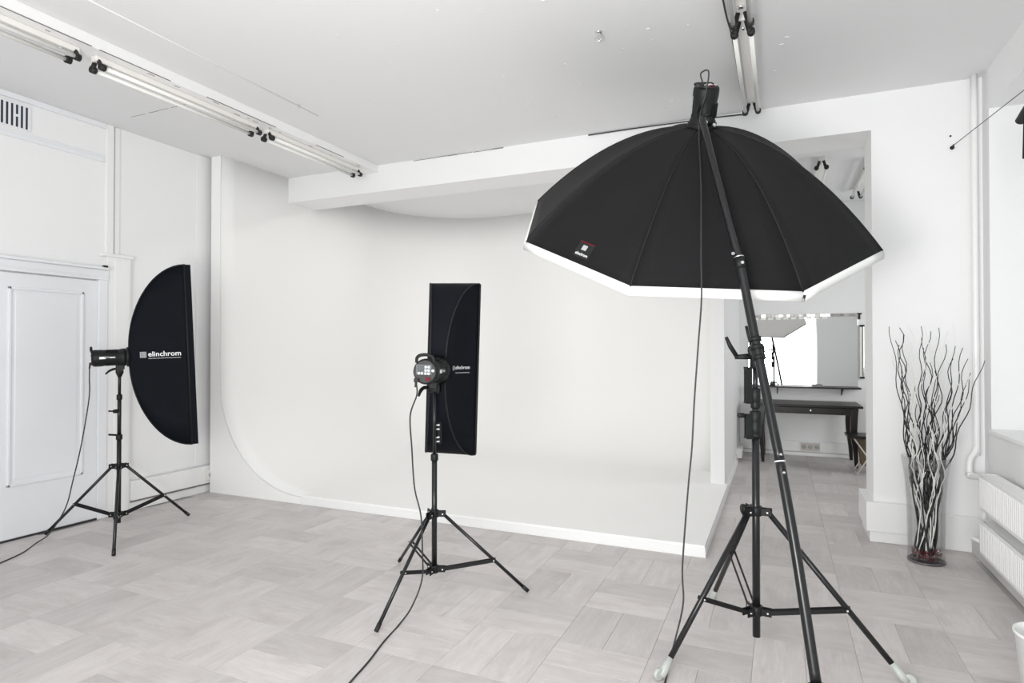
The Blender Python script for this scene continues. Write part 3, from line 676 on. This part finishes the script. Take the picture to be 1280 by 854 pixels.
PS = .56
def fprof(t): return (1 - (1 - t) ** 2) ** PS if t > 0 else 0
def strip_softbox(label, mtx, Wd, Hh, D, textz, flaps=True):
    t = empty('strip_softbox', label=label, cat='softbox', group='narrow strip softboxes', mtx=mtx)
    hb = .075; N = 18; x0 = .02
    def pt(tt, sy, sz, k=1.0):
        f = fprof(tt); hy = .05
        return V(x0 + D * tt, sy * (hy + (Wd / 2 - hy) * tt) * k, sz * (hb + (Hh / 2 - hb) * f) * k)
    ts = [(k / N) ** 1.9 for k in range(N + 1)]
    def panel(corners):
        bm = bmesh.new(); rows = []
        for tt in ts:
            a, b = [pt(tt, *c) for c in corners]; row = []
            for j in range(9):
                wv = j / 8; p = a.lerp(b, wv); sag = .022 * math.sin(math.pi * wv) * math.sin(math.pi * min(tt * 1.1, 1)) * (1 if corners[0][0] == corners[1][0] else .55)
                n = V(0, p.y if corners[0][0] == corners[1][0] else 0, p.z if corners[0][1] == corners[1][1] else 0)
                if n.length > 0: p = p - n.normalized() * sag
                row.append(bm.verts.new(p))
            rows.append(row)
        for A, B in zip(rows, rows[1:]):
            for j in range(8): f = bm.faces.new((A[j], A[j + 1], B[j + 1], B[j])); f.smooth = True
        bmesh.ops.recalc_face_normals(bm, faces=bm.faces)
        me = bpy.data.meshes.new('side_panel'); bm.to_mesh(me); bm.free(); me.materials.append(FABB)
        o = bpy.data.objects.new('side_panel', me); COL.objects.link(o); o.parent = t
        sd = o.modifiers.new('cloth', 'SOLIDIFY'); sd.thickness = .003
        return o
    cs = [(1, 1), (-1, 1), (-1, -1), (1, -1)]
    for a in range(4): panel((cs[a], cs[(a + 1) % 4]))
    for c in cs: MB().tube([pt(tt, *c) for tt in ts], .0045, 8).build('seam', PIPING, t)
    # front lip, hollow rectangular collar
    mb = MB(); xl = x0 + D; lw = .045; hy, hz = Wd / 2, Hh / 2; th = .006
    mb.box((xl - .004, -hy, hz - th), (xl + lw, hy, hz)).box((xl - .004, -hy, -hz), (xl + lw, hy, -hz + th)).box((xl - .004, -hy, -hz), (xl + lw, -hy + th, hz)).box((xl - .004, hy - th, -hz), (xl + lw, hy, hz))
    mb.build('front_lip', FABB, t)
    MB().tube([(xl, -hy - .002, hz), (xl, hy + .002, hz), (xl, hy + .002, -hz), (xl, -hy - .002, -hz), (xl, -hy - .002, hz)], .0055, 6).build('rim_piping', PIPING, t)
    MB().box((xl + .012, -hy + th, -hz + th), (xl + .016, hy - th, hz - th)).build('diffuser', DIFF, t)
    MB().lathe([(.072, 0), (.080, .004), (.080, .022), (.07, .026)], (0, 0, 0), 28, axis=(1, 0, 0)).build('speed_ring', METALF, t)
    # vent flaps bulging near the two short ends
    for sz in ((1, -1) if flaps else ()):
        bm = bmesh.new(); rows = []
        for i in range(7):
            tt = .50 + .42 * i / 6; row = []
            for j in range(7):
                wv = j / 6; p = pt(tt, -1 + 2 * wv * .999, sz); p.y *= .86
                p.z += sz * (.003 + .014 * math.sin(math.pi * wv) * math.sin(math.pi * (.05 + .95 * i / 6)) ** .6); row.append(bm.verts.new(p))
            rows.append(row)
        for A, B in zip(rows, rows[1:]):
            for j in range(6): f = bm.faces.new((A[j], A[j + 1], B[j + 1], B[j])); f.smooth = True
        bmesh.ops.recalc_face_normals(bm, faces=bm.faces); me = bpy.data.meshes.new('vent_flap'); bm.to_mesh(me); bm.free(); me.materials.append(FABB)
        o = bpy.data.objects.new('vent_flap', me); COL.objects.link(o); o.parent = t; o.modifiers.new('cloth', 'SOLIDIFY').thickness = .003
    # white printed logo on the flank towards -y
    def on_panel(u, v, off=.005):
        tt = min(max((u) / D, .02), 1); f = fprof(tt); hy = .05; hh = hb + (Hh / 2 - hb) * f
        wv = (v / hh + 1) / 2
        sag = .022 * math.sin(math.pi * wv) * math.sin(math.pi * min(tt * 1.1, 1)); 
        return V(x0 + u, -(hy + (Wd / 2 - hy) * tt) + sag - off, v)
    u0, u1 = textz
    me = text_mesh('elinchrom', 1.0, .012)
    xs = [v.co.x for v in me.vertices]; sc = (u1 - u0) * .80 / (max(xs) - min(xs)); st = u0 + (u1 - u0) * .20
    for v in me.vertices: v.co = on_panel(st + (v.co.x - min(xs)) * sc, v.co.y * sc * 1.0 + .014)
    me.materials.append(WHITEP); o = bpy.data.objects.new('logo_lettering', me); COL.objects.link(o); o.parent = t; o['label'] = 'white lettering'
    # boxed emblem: framed square with small bars
    bm = bmesh.new(); es = (u1 - u0) * .165
    def quad(a, b, c, d):
        n = 3
        for i in range(n):
            x_0, x_1 = a + (c - a) * i / n, a + (c - a) * (i + 1) / n
            bm.faces.new([bm.verts.new(on_panel(x, y)) for x, y in ((x_0, b), (x_1, b), (x_1, d), (x_0, d))])
    zc = .012; q = es
    for k in range(4): quad(u0 + q * k * .27, zc - q * .5, u0 + q * (k * .27 + .12), zc + q * .5)
    for k in range(5): quad(u0, zc - q * .5 + q * k * .225, u0 + q * .93, zc - q * .5 + q * (k * .225 + .10))
    me = bpy.data.meshes.new('logo_emblem'); bm.to_mesh(me); bm.free(); me.materials.append(LGREY)
    o = bpy.data.objects.new('logo_emblem', me); COL.objects.link(o); o.parent = t
    bm = bmesh.new()
    for i in range(8): 
        a, b = st + (u1 - st) * i / 8, st + (u1 - st) * (i + .93) / 8
        bm.faces.new([bm.verts.new(on_panel(x, y)) for x, y in ((a, -.022), (b, -.022), (b, -.017), (a, -.017))])
    me = bpy.data.meshes.new('logo_tagline'); bm.to_mesh(me); bm.free(); me.materials.append(LGREY)
    o = bpy.data.objects.new('logo_tagline', me); COL.objects.link(o); o.parent = t
    return t
UP = V(0, 0, 1)
# left strip
psi = R(31); d1 = (Rv * math.cos(psi) + Fv * math.sin(psi)); ld1 = (d1 * math.cos(R(2.6)) + UP * math.sin(R(2.6)))
M1 = frame_mtx(V(P1.x, P1.y, 1.428) + d1 * .045, ld1, UP)
flash_head('black flash head on the far left stand, seen side on', M1)
strip_softbox('tall black strip softbox by the white door, seen side on with a curved back', M1, .46, 1.46, .41, (.075, .36))
# middle strip
th = R(10.5); d2 = (Fv * math.cos(th) + Rv * math.sin(th)); ld2 = d2
M2 = frame_mtx(V(P2.x, P2.y, 1.362) + d2 * .045, ld2, UP, R(1.6))
flash_head('black flash head in the middle, its rear control panel facing the camera', M2, 1.14)
ld2b = (d2 * math.cos(R(-1)) + UP * math.sin(R(-1)))
strip_softbox('narrow upright black strip softbox in the middle, seen from behind', M2, .345, 1.15, .33, (.09, .255), False)

# ------------------------------------------------------------------ octagonal softbox
OC = V(-.5345, 4.1163, 2.3235); OA = V(.1846, -.4721, .8620); E1 = V(-.9313, -.3642, 0); E2 = V(.3140, -.8028, -.5069)
RO, DO, ROLL = 1.12, .601, -.480
OH = OC + OA * DO
ob = empty('octagonal_softbox', OH, 'huge black octagonal softbox with white rim hanging from the boom', 'softbox')
def opt(t, ang): 
    f = .075 + (RO - .075) * t ** .558 if t > 0 else .075
    return OC - OH + OA * (DO * (1 - t)) + (E1 * math.cos(ang) + E2 * math.sin(ang)) * f
N = 18; ts = [(k / N) ** 1.8 for k in range(N + 1)]
def opanel_pt(k, wv, t, off=0.0):
    a = opt(t, ROLL + k * math.pi / 4); b = opt(t, ROLL + (k + 1) * math.pi / 4); p = a.lerp(b, wv)
    rad = p - (OC - OH); rad = (rad - OA * rad.dot(OA)); n = (rad.normalized() * DO + OA * RO * (1 - t) * 1.2).normalized()
    return p - n * (.010 * math.sin(math.pi * wv) * math.sin(math.pi * t ** .6)) + n * off
for k in range(8):
    bm = bmesh.new(); rows = [[bm.verts.new(opanel_pt(k, j / 8, t)) for j in range(9)] for t in ts]
    for A, B in zip(rows, rows[1:]):
        for j in range(8): f = bm.faces.new((A[j], A[j + 1], B[j + 1], B[j])); f.smooth = True
    bmesh.ops.recalc_face_normals(bm, faces=bm.faces)
    me = bpy.data.meshes.new('fabric_panel'); bm.to_mesh(me); bm.free(); me.materials.append(FAB)
    o = bpy.data.objects.new('fabric_panel', me); COL.objects.link(o); o.parent = ob
    sd = o.modifiers.new('cloth', 'SOLIDIFY'); sd.thickness = .003
    MB().tube([opt(t, ROLL + k * math.pi / 4) for t in ts], .0042, 8).build('rib_seam', PIPING, ob)
    # white skirt below the rim
    bm = bmesh.new(); a = opt(1, ROLL + k * math.pi / 4); b = opt(1, ROLL + (k + 1) * math.pi / 4); c0 = OC - OH
    rows = []
    for s, dn in ((.996, -.004), (1.012, .010), (1.016, .045), (1.004, .052)):
        rows.append([bm.verts.new(c0 + (a.lerp(b, j / 6) - c0) * s - OA * dn) for j in range(7)])
    for A, B in zip(rows, rows[1:]):
        for j in range(6): f = bm.faces.new((A[j], A[j + 1], B[j + 1], B[j])); f.smooth = True
    bmesh.ops.recalc_face_normals(bm, faces=bm.faces)
    me = bpy.data.meshes.new('white_skirt'); bm.to_mesh(me); bm.free(); me.materials.append(LIPM)
    o = bpy.data.objects.new('white_skirt', me); COL.objects.link(o); o.parent = ob; o.modifiers.new('cloth', 'SOLIDIFY').thickness = .003
me = bpy.data.meshes.new('diffuser'); c0 = OC - OH - OA * .03
me.from_pydata([c0 + (opt(1, ROLL + k * math.pi / 4) - (OC - OH)) * .995 for k in range(8)] + [c0 + OA * .004 + (opt(1, ROLL + k * math.pi / 4) - (OC - OH)) * .995 for k in range(8)], [], [tuple(range(8)), tuple(range(15, 7, -1))] + [(k, (k + 1) % 8, (k + 1) % 8 + 8, k + 8) for k in range(8)])
link('diffuser', me, DIFF, ob)['label'] = 'white front cloth'
MB().lathe([(.072, .035), (.085, .03), (.085, .0), (.078, -.012)], (0, 0, 0), 28, axis=OA).build('speed_ring', METALF, ob)
# maker's patch near the left lower rim
bm = bmesh.new()
def patch(t0, t1, w0, w1, off, m, name):
    bm = bmesh.new(); rows = [[bm.verts.new(opanel_pt(1, w0 + (w1 - w0) * j / 4, t0 + (t1 - t0) * i / 3, off)) for j in range(5)] for i in range(4)]
    for A, B in zip(rows, rows[1:]):
        for j in range(4): bm.faces.new((A[j], A[j + 1], B[j + 1], B[j]))
    me = bpy.data.meshes.new(name); bm.to_mesh(me); bm.free(); me.materials.append(m); o = bpy.data.objects.new(name, me); COL.objects.link(o); o.parent = ob; return o
patch(.835, .950, .455, .60, .004, PIPING, 'patch')
patch(.835, .842, .455, .60, .005, RED, 'patch_edge')
patch(.858, .894, .500, .545, .006, LGREY, 'patch_emblem')
me = text_mesh('elinchrom', 1.0, .01); xs = [v.co.x for v in me.vertices]; w_ = max(xs) - min(xs)
for v in me.vertices: v.co = opanel_pt(1, .470 + .115 * (v.co.x - min(xs)) / w_, .925 - v.co.y * .030, .006)
me.materials.append(WHITEP); o = bpy.data.objects.new('patch_lettering', me); COL.objects.link(o); o.parent = ob
# small black tab at the near right corner of the rim
tp = opt(1, ROLL + 3 * math.pi / 4) - OA * .03
MB().obox(tp + (tp - (OC - OH)).normalized() * .012, Rv, OA, Fv, (.010, .035, .008), .001).build('strap_tab', RUB, ob)
# its flash head
xo = -OA; yo = E1; zo = xo.cross(yo)
M3 = Matrix(((xo.x, yo.x, zo.x, OH.x + OA.x * .005), (xo.y, yo.y, zo.y, OH.y + OA.y * .005), (xo.z, yo.z, zo.z, OH.z + OA.z * .005), (0, 0, 0, 1)))
h3 = flash_head('black flash head pointing down on top of the octagonal softbox', M3, 1.12)
# head-to-boom yoke
yk = M3 @ V(-.045, 0, -.115)
MB(bt).tube([yk, V(-.3885, 3.60, 2.81) + (V(-.3885, 3.60, 2.81) - bp[1]).normalized() * .0], .020, 12).tube([V(-.395, 3.62, 2.83), V(-.36, 3.60, 2.83)], .009, 10).build('head_yoke', PLAS, bm_, mtx=Matrix())
MB(bt).tube([bp[0] + V(.012, -.01, -.02), bp[0] + V(.020, -.025, -.035)], .009, 8).tube([yk + V(.03, -.02, -.02), yk + V(.045, -.035, -.035)], .009, 8).build('yoke_screw', SILV, bm_, mtx=Matrix())

# ------------------------------------------------------------------ cables on the floor
pl1 = M1 @ V(-.251, .04, -.080)
o = MB(P1).tube(smooth_path([pl1, pl1 + V(0, 0, -.08), (-4.93, 3.02, 1.10), (-4.985, 3.0, .752), (-5.06, 2.985, .469), (-5.11, 2.96, .25), (-5.20, 2.90, .06), (-5.22, 2.82, .006), (-5.062, 2.64, .005), (-4.964, 2.454, .005), (-4.844, 2.217, .005), (-4.7, 1.9, .005)], 8), .0045, 8).build('power_cable', CABLE)
tag(o, 'dark power cable hanging from the left flash head and running out of the left edge', 'cable')
pl2 = M2 @ V(-.251, .04, -.080)
o = MB(P2).tube(smooth_path([pl2, pl2 + V(0, 0, -.06), (-1.985, 3.035, 1.101), (-1.99, 3.06, .909), (-1.982, 3.078, .672), (-1.935, 3.074, .511), (-1.885, 3.011, .326), (-1.84, 2.935, .20), (-1.86, 2.86, .07), (-1.88, 2.76, .006), (-1.848, 2.588, .005), (-1.796, 2.387, .005), (-1.76, 2.207, .005), (-1.70, 1.98, .005)], 8), .0045, 8).build('power_cable', CABLE)
tag(o, 'dark power cable hanging from the middle flash head and running to the bottom edge', 'cable')
pl3 = M3 @ V(-.251, .045, -.089)
c3 = [pl3, pl3 + V(-.01, -.03, .05), pl3 + V(.035, -.05, .045), M3 @ V(-.20, .03, -.115), M3 @ V(-.10, .05, -.125), (-.415, 3.63, 2.715), (-.395, 3.50, 2.540), (-.374, 3.355, 2.336), (-.360, 3.225, 2.098), (-.354, 3.165, 1.92), (-.350, 3.14, 1.74),
      (-.363, 3.117, 1.521), (-.382, 3.112, 1.244), (-.393, 3.099, 1.009), (-.41, 3.083, .806), (-.432, 3.044, .441), (-.422, 2.996, .287), (-.446, 2.93, .15), (-.475, 2.90, .03), (-.475, 2.84, .006), (-.466, 2.72, .005), (-.44, 2.493, .005), (-.42, 2.2, .005)]
o = MB(P3).tube(smooth_path(c3, 8), .0042, 8).build('power_cable', CABLE)
tag(o, 'dark power cable hanging in front of the octagonal softbox down to the floor', 'cable')

# ------------------------------------------------------------------ vase with branches
VC = V(.945, 5.10, 0)
vs = empty('glass_vase', VC, 'tall clear glass floor vase with black and white branches by the white wall', 'vase'); 
MB().lathe([(.002, .0), (.108, .0), (.113, .01), (.113, .16), (.117, .40), (.128, .58), (.150, .735), (.146, .737), (.124, .58), (.112, .40), (.108, .16), (.106, .022), (.002, .020)], (0, 0, 0), 40).build('glass', VASEG, vs)
MB().lathe([(.100, .0), (.1145, .004), (.1150, .012), (.108, .016)], (0, 0, 0), 40).build('base_ring', mat('dark_glass_base', (.10, .09, .095), .15, vary=.2), vs)
random.seed(5)
mb = MB(VC)
for k in range(210):
    a, r = random.uniform(0, 6.28), .088 * math.sqrt(random.random()); z = .030 + random.random() * .055
    c = VC + V(r * math.cos(a), r * math.sin(a), z); q = random.uniform(.005, .009)
    mb.lathe([(q * .5, -q * .6), (q, -.1 * q), (q * .6, q * .6)], c, 6)
o = mb.build('decorative_pebbles', PEB); tag(o, 'dark red glass pebbles filling the bottom of the floor vase', 'pebbles', kind='stuff')
tips = [(1112, 405), (1120, 440), (1124, 407), (1130, 415), (1137, 407), (1143, 425), (1149, 406), (1154, 405), (1158, 432), (1163, 450), (1166, 425), (1172, 408), (1176, 428), (1181, 442), (1187, 413), (1192, 445), (1199, 403), (1205, 432), (1209, 470), (1226, 423), (1228, 447), (1219, 462), (1135, 450), (1150, 455), (1170, 460), (1184, 475),
        (1116, 423), (1127, 455), (1140, 440), (1157, 420), (1179, 418), (1202, 452), (1146, 470), (1165, 470), (1132, 478), (1190, 482), (1174, 490), (1152, 488), (1141, 500), (1163, 505), (1178, 510), (1150, 515), (1186, 505), (1168, 520), (1133, 512), (1158, 498), (1145, 535), (1172, 538), (1120, 428), (1169, 440), (1195, 430), (1210, 445), (1137, 432), (1160, 412)]
for n, (px, py) in enumerate(tips):
    tx = .945 + (px - 1157) * .0046; tz = .72 + (568 - py) * .00575
    if abs(tx - .945) > .12: tx = .945 + math.copysign(.12 + (abs(tx - .945) - .12) * .95, tx - .945)
    ty = 5.10 + random.uniform(-.14, .10)
    a = random.uniform(0, 6.28); rb = .085 * math.sqrt(random.random())
    # branches cross: the foot starts on the far side from the tip
    bx = .945 - (tx - .945) * random.uniform(.05, .35) + random.uniform(-.035, .035); by = 5.10 + rb * math.sin(a)
    bx = min(max(bx + random.uniform(-.05, .05), .945 - .088), .945 + .088)
    nx = .945 + min(max((tx - .945) * .55 + random.uniform(-.04, .04), -.085), .085); ny = 5.10 + random.uniform(-.06, .06)
    ph, fq, am = random.uniform(0, 6.28), random.uniform(20, 36), random.uniform(.007, .017)
    pts = []; M = 30
    for i in range(M + 1):
        s = i / M; z = .03 + (tz - .03) * s
        zn = .60
        if z < zn: q = z / zn; x = bx + (nx - bx) * q; y = by + (ny - by) * q
        else:
            q = (z - zn) / (tz - zn); q = q ** .9; x = nx + (tx - nx) * q; y = ny + (ty - ny) * q
        kk = min(1, max(0, (z - .3) / .4)) + .25
        pts.append(V(x + am * kk * math.sin(fq * z * .8 + ph), y + am * kk * math.cos(fq * z * .7 + ph * 1.7), z))
    for p in pts:
        if p.z < .60:
            dd = V(p.x - VC.x, p.y - VC.y, 0); 
            if dd.length > .098: dd = dd.normalized() * .098; p.x = VC.x + dd.x; p.y = VC.y + dd.y
        p.y = min(p.y, 5.43)
    white = n % 3 == 1 or n in (5, 14, 23, 30)
    rt = .0050 if white else .0066
    o = MB(pts[0]).tube(pts, [rt * (1 - .66 * i / M) for i in range(M + 1)], 6).build('willow_branch', TWW if white else TWB)
    if white: tag(o, 'white painted curly branch standing in the glass floor vase', 'branch', 'white branches in the floor vase')
    else: tag(o, 'black curly branch standing in the glass floor vase', 'branch', 'black branches in the floor vase')

# ------------------------------------------------------------------ waste bin at the lower right edge
wb = empty('waste_bin', (1.045, 3.24, 0), 'white tapered plastic bin at the lower right edge of the view', 'bin')
MB().lathe([(.095, 0), (.100, .004), (.128, .285), (.134, .288), (.134, .30), (.126, .30), (.122, .285), (.094, .01), (.01, .008)], (0, 0, 0), 36).build('bin_body', BIN, wb)

# ------------------------------------------------------------------ back room furniture
tx0, tx1, ty0, ty1, tz = -.30, .955, 8.62, 9.38, .775
tb = empty('console_table', (.33, 9.0, 0), 'dark espresso wood console table with drawer below the mirror', 'table'); I = Matrix.Translation((-.33, -9.0, 0))
MB().box((tx0, ty0, tz - .028), (tx1, ty1, tz), .006).build('table_top', ESP, tb, mtx=I)
MB().box((tx0 + .12, ty0 + .05, .655), (tx1 - .10, ty0 + .07, tz - .028)).box((tx0 + .06, ty1 - .06, .655), (tx1 - .06, ty1 - .04, tz - .028)).box((tx0 + .05, ty0 + .1, .655), (tx0 + .07, ty1 - .1, tz - .028)).box((tx1 - .07, ty0 + .1, .655), (tx1 - .05, ty1 - .1, tz - .028)).build('apron', ESP, tb, mtx=I)
d = MB().box((.0, ty0 + .035, .668), (.73, ty0 + .052, tz - .036), .003).build('drawer', ESP, tb, mtx=I)
MB().lathe([(.005, 0), (.005, .012), (.011, .018), (.008, .024)], (.37, ty0 + .036, .705), 14, axis=(0, -1, 0)).build('knob', SILV, d, mtx=Matrix())
for lx, sx in ((tx0 + .09, 1), (tx1 - .085, 1)):
    for ly, sy in ((ty0 + .075, -1), (ty1 - .075, 1)):
        mb = MB(); n = 12; rows = []
        for k in range(n + 1):
            s = k / n; z = (tz - .028) * (1 - s)
            wv = .038 - .020 * max(0, (s - .3)) / .7; off = (-.014 * math.sin(math.pi * min(s / .7, 1))) + .03 * max(0, s - .55)
            rows.append([mb.bm.verts.new(V(lx + off + a * wv, ly + sy * off * -.5 + b * wv, z)) for a, b in ((-1, -1), (1, -1), (1, 1), (-1, 1))])
        for A, B in zip(rows, rows[1:]):
            for q in range(4): mb.bm.faces.new((A[q], A[(q + 1) % 4], B[(q + 1) % 4], B[q]))
        mb.bm.faces.new(rows[0]); mb.bm.faces.new(rows[-1][::-1])
        mb.build('leg', ESP, tb, mtx=I)
sh = empty('wall_shelf', (.33, YR, .95), 'thin dark wall shelf under the mirror', 'shelf'); I = Matrix.Translation((-.33, -YR, -.95))
MB().box((-.38, 9.25, .948), (1.005, YR, .968), .003).build('shelf_board', ESP, sh, mtx=I)
for x in (-.02, .785):
    MB().poly_prism([(x - .006, YR, .948), (x - .006, 9.30, .948), (x - .006, 9.31, .936), (x - .006, YR - .012, .86), (x - .006, YR, .85)], (.012, 0, 0)).build('bracket', METALF, sh, mtx=I)
mr = empty('wall_mirror', (.33, YR, .97), 'wide wall mirror with a strip of mirror tiles along its top', 'mirror'); I = Matrix.Translation((-.33, -YR, -.97))
MB().box((-.40, YR - .018, .969), (.985, YR, 1.93), .002).build('mirror_glass', MIRR, mr, mtx=I)
random.seed(3)
x = -.40
while x < 1.0:
    wv = random.choice((.045, .055, .065)); t_ = random.uniform(-.06, .06)
    MB().obox((x + wv / 2, YR - .014, 1.955), V(math.cos(t_), math.sin(t_), 0), V(-math.sin(t_), math.cos(t_), 0), V(0, random.uniform(-.1, .1), 1), (wv - .005, .016, .036), .002).build('mirror_tile', CHROME, mr, mtx=I); x += wv
for k in range(10):
    x = -.33 + k * .098
    MB().box((x, YR - .028, 1.905), (x + .066, YR - .019, 1.932), .002).build('reflection_tile', TUBE, mr, mtx=I)  # white pieces stand in for bright reflections along the mirror tiles
MB().box((.992, YR - .05, 1.89), (1.012, YR - .0, 1.975), .003).box((.98, YR - .05, 1.955), (1.03, YR - .03, 1.975), .003).build('corner_bracket', RUB, mr, mtx=I)
ls = empty('light_strip', (1.03, YR, 1.45), 'slim upright light strip on the wall right of the mirror', 'lamp'); I = Matrix.Translation((-1.03, -YR, -1.45))
MB().box((1.012, YR - .045, 1.10), (1.055, YR, 1.80), .006).build('housing', CHROME, ls, mtx=I)
MB().box((1.004, YR - .050, 1.105), (1.024, YR - .02, 1.79), .004).build('diffuser', TUBE, ls, mtx=I)
for z in (1.10, 1.80): MB().box((1.004, YR - .055, z - .012), (1.06, YR - .002, z + .012), .003).build('end_cap', METALF, ls, mtx=I)
o = MB((.49, 9.32, .968)).box((.425, 9.28, .968), (.56, 9.36, .984), .003).box((.44, 9.29, .984), (.545, 9.35, .992), .002).build('makeup_tray', mat('grey_tray', (.25, .24, .25), .5, vary=.1)); tag(o, 'small flat grey tray on the middle of the dark wall shelf', 'tray')
o = MB((-.08, 9.32, .968)).box((-.115, 9.29, .968), (-.045, 9.35, 1.0), .004).build('makeup_box', RUB); tag(o, 'small dark box at the left end of the wall shelf', 'box')
vt = empty('wall_socket', (.398, YR - .03, .14), 'row of grey beige power sockets in the baseboard under the console table', 'socket'); I = Matrix.Translation((-.398, -(YR - .03), -.14))
MB().box((.278, YR - .048, .072), (.518, YR - .028, .182), .004).build('socket_plate', BRICKG, vt, mtx=I)
for x in (.318, .398, .478): MB().lathe([(.027, 0), (.027, .004), (.02, .005)], (x, YR - .047, .127), 14, axis=(0, -1, 0)).build('outlet', SOCKD, vt, mtx=I)
# folding stool
fs = empty('folding_stool', (.93, 8.38, 0), 'small folding stool with dark seat, pale crossed legs and brown canvas, beside the console table', 'stool'); I = Matrix.Translation((-.93, -8.38, 0))
MB().box((.742, 8.20, .428), (1.12, 8.575, .462), .008).build('seat', ESP, fs, mtx=I)
for y in (8.23, 8.54):
    MB().tube([(.845, y, .008), (1.085, y, .425)], .008, 10).build('leg', BEIGEM, fs, mtx=I)
    MB().tube([(1.085, y + .018, .008), (.82, y + .018, .425)], .008, 10).build('leg', BEIGEM, fs, mtx=I)
MB().tube([(.845, 8.23, .008), (.845, 8.54, .008)], .008, 10).tube([(1.085, 8.248, .008), (1.085, 8.558, .008)], .008, 10).build('foot_rail', BEIGEM, fs, mtx=I)
MB().poly_prism([(.86, 8.30, .428), (1.10, 8.30, .428), (1.07, 8.30, .10), (.90, 8.30, .10)], (0, .18, 0)).build('canvas_bag', BROWN, fs, mtx=I)
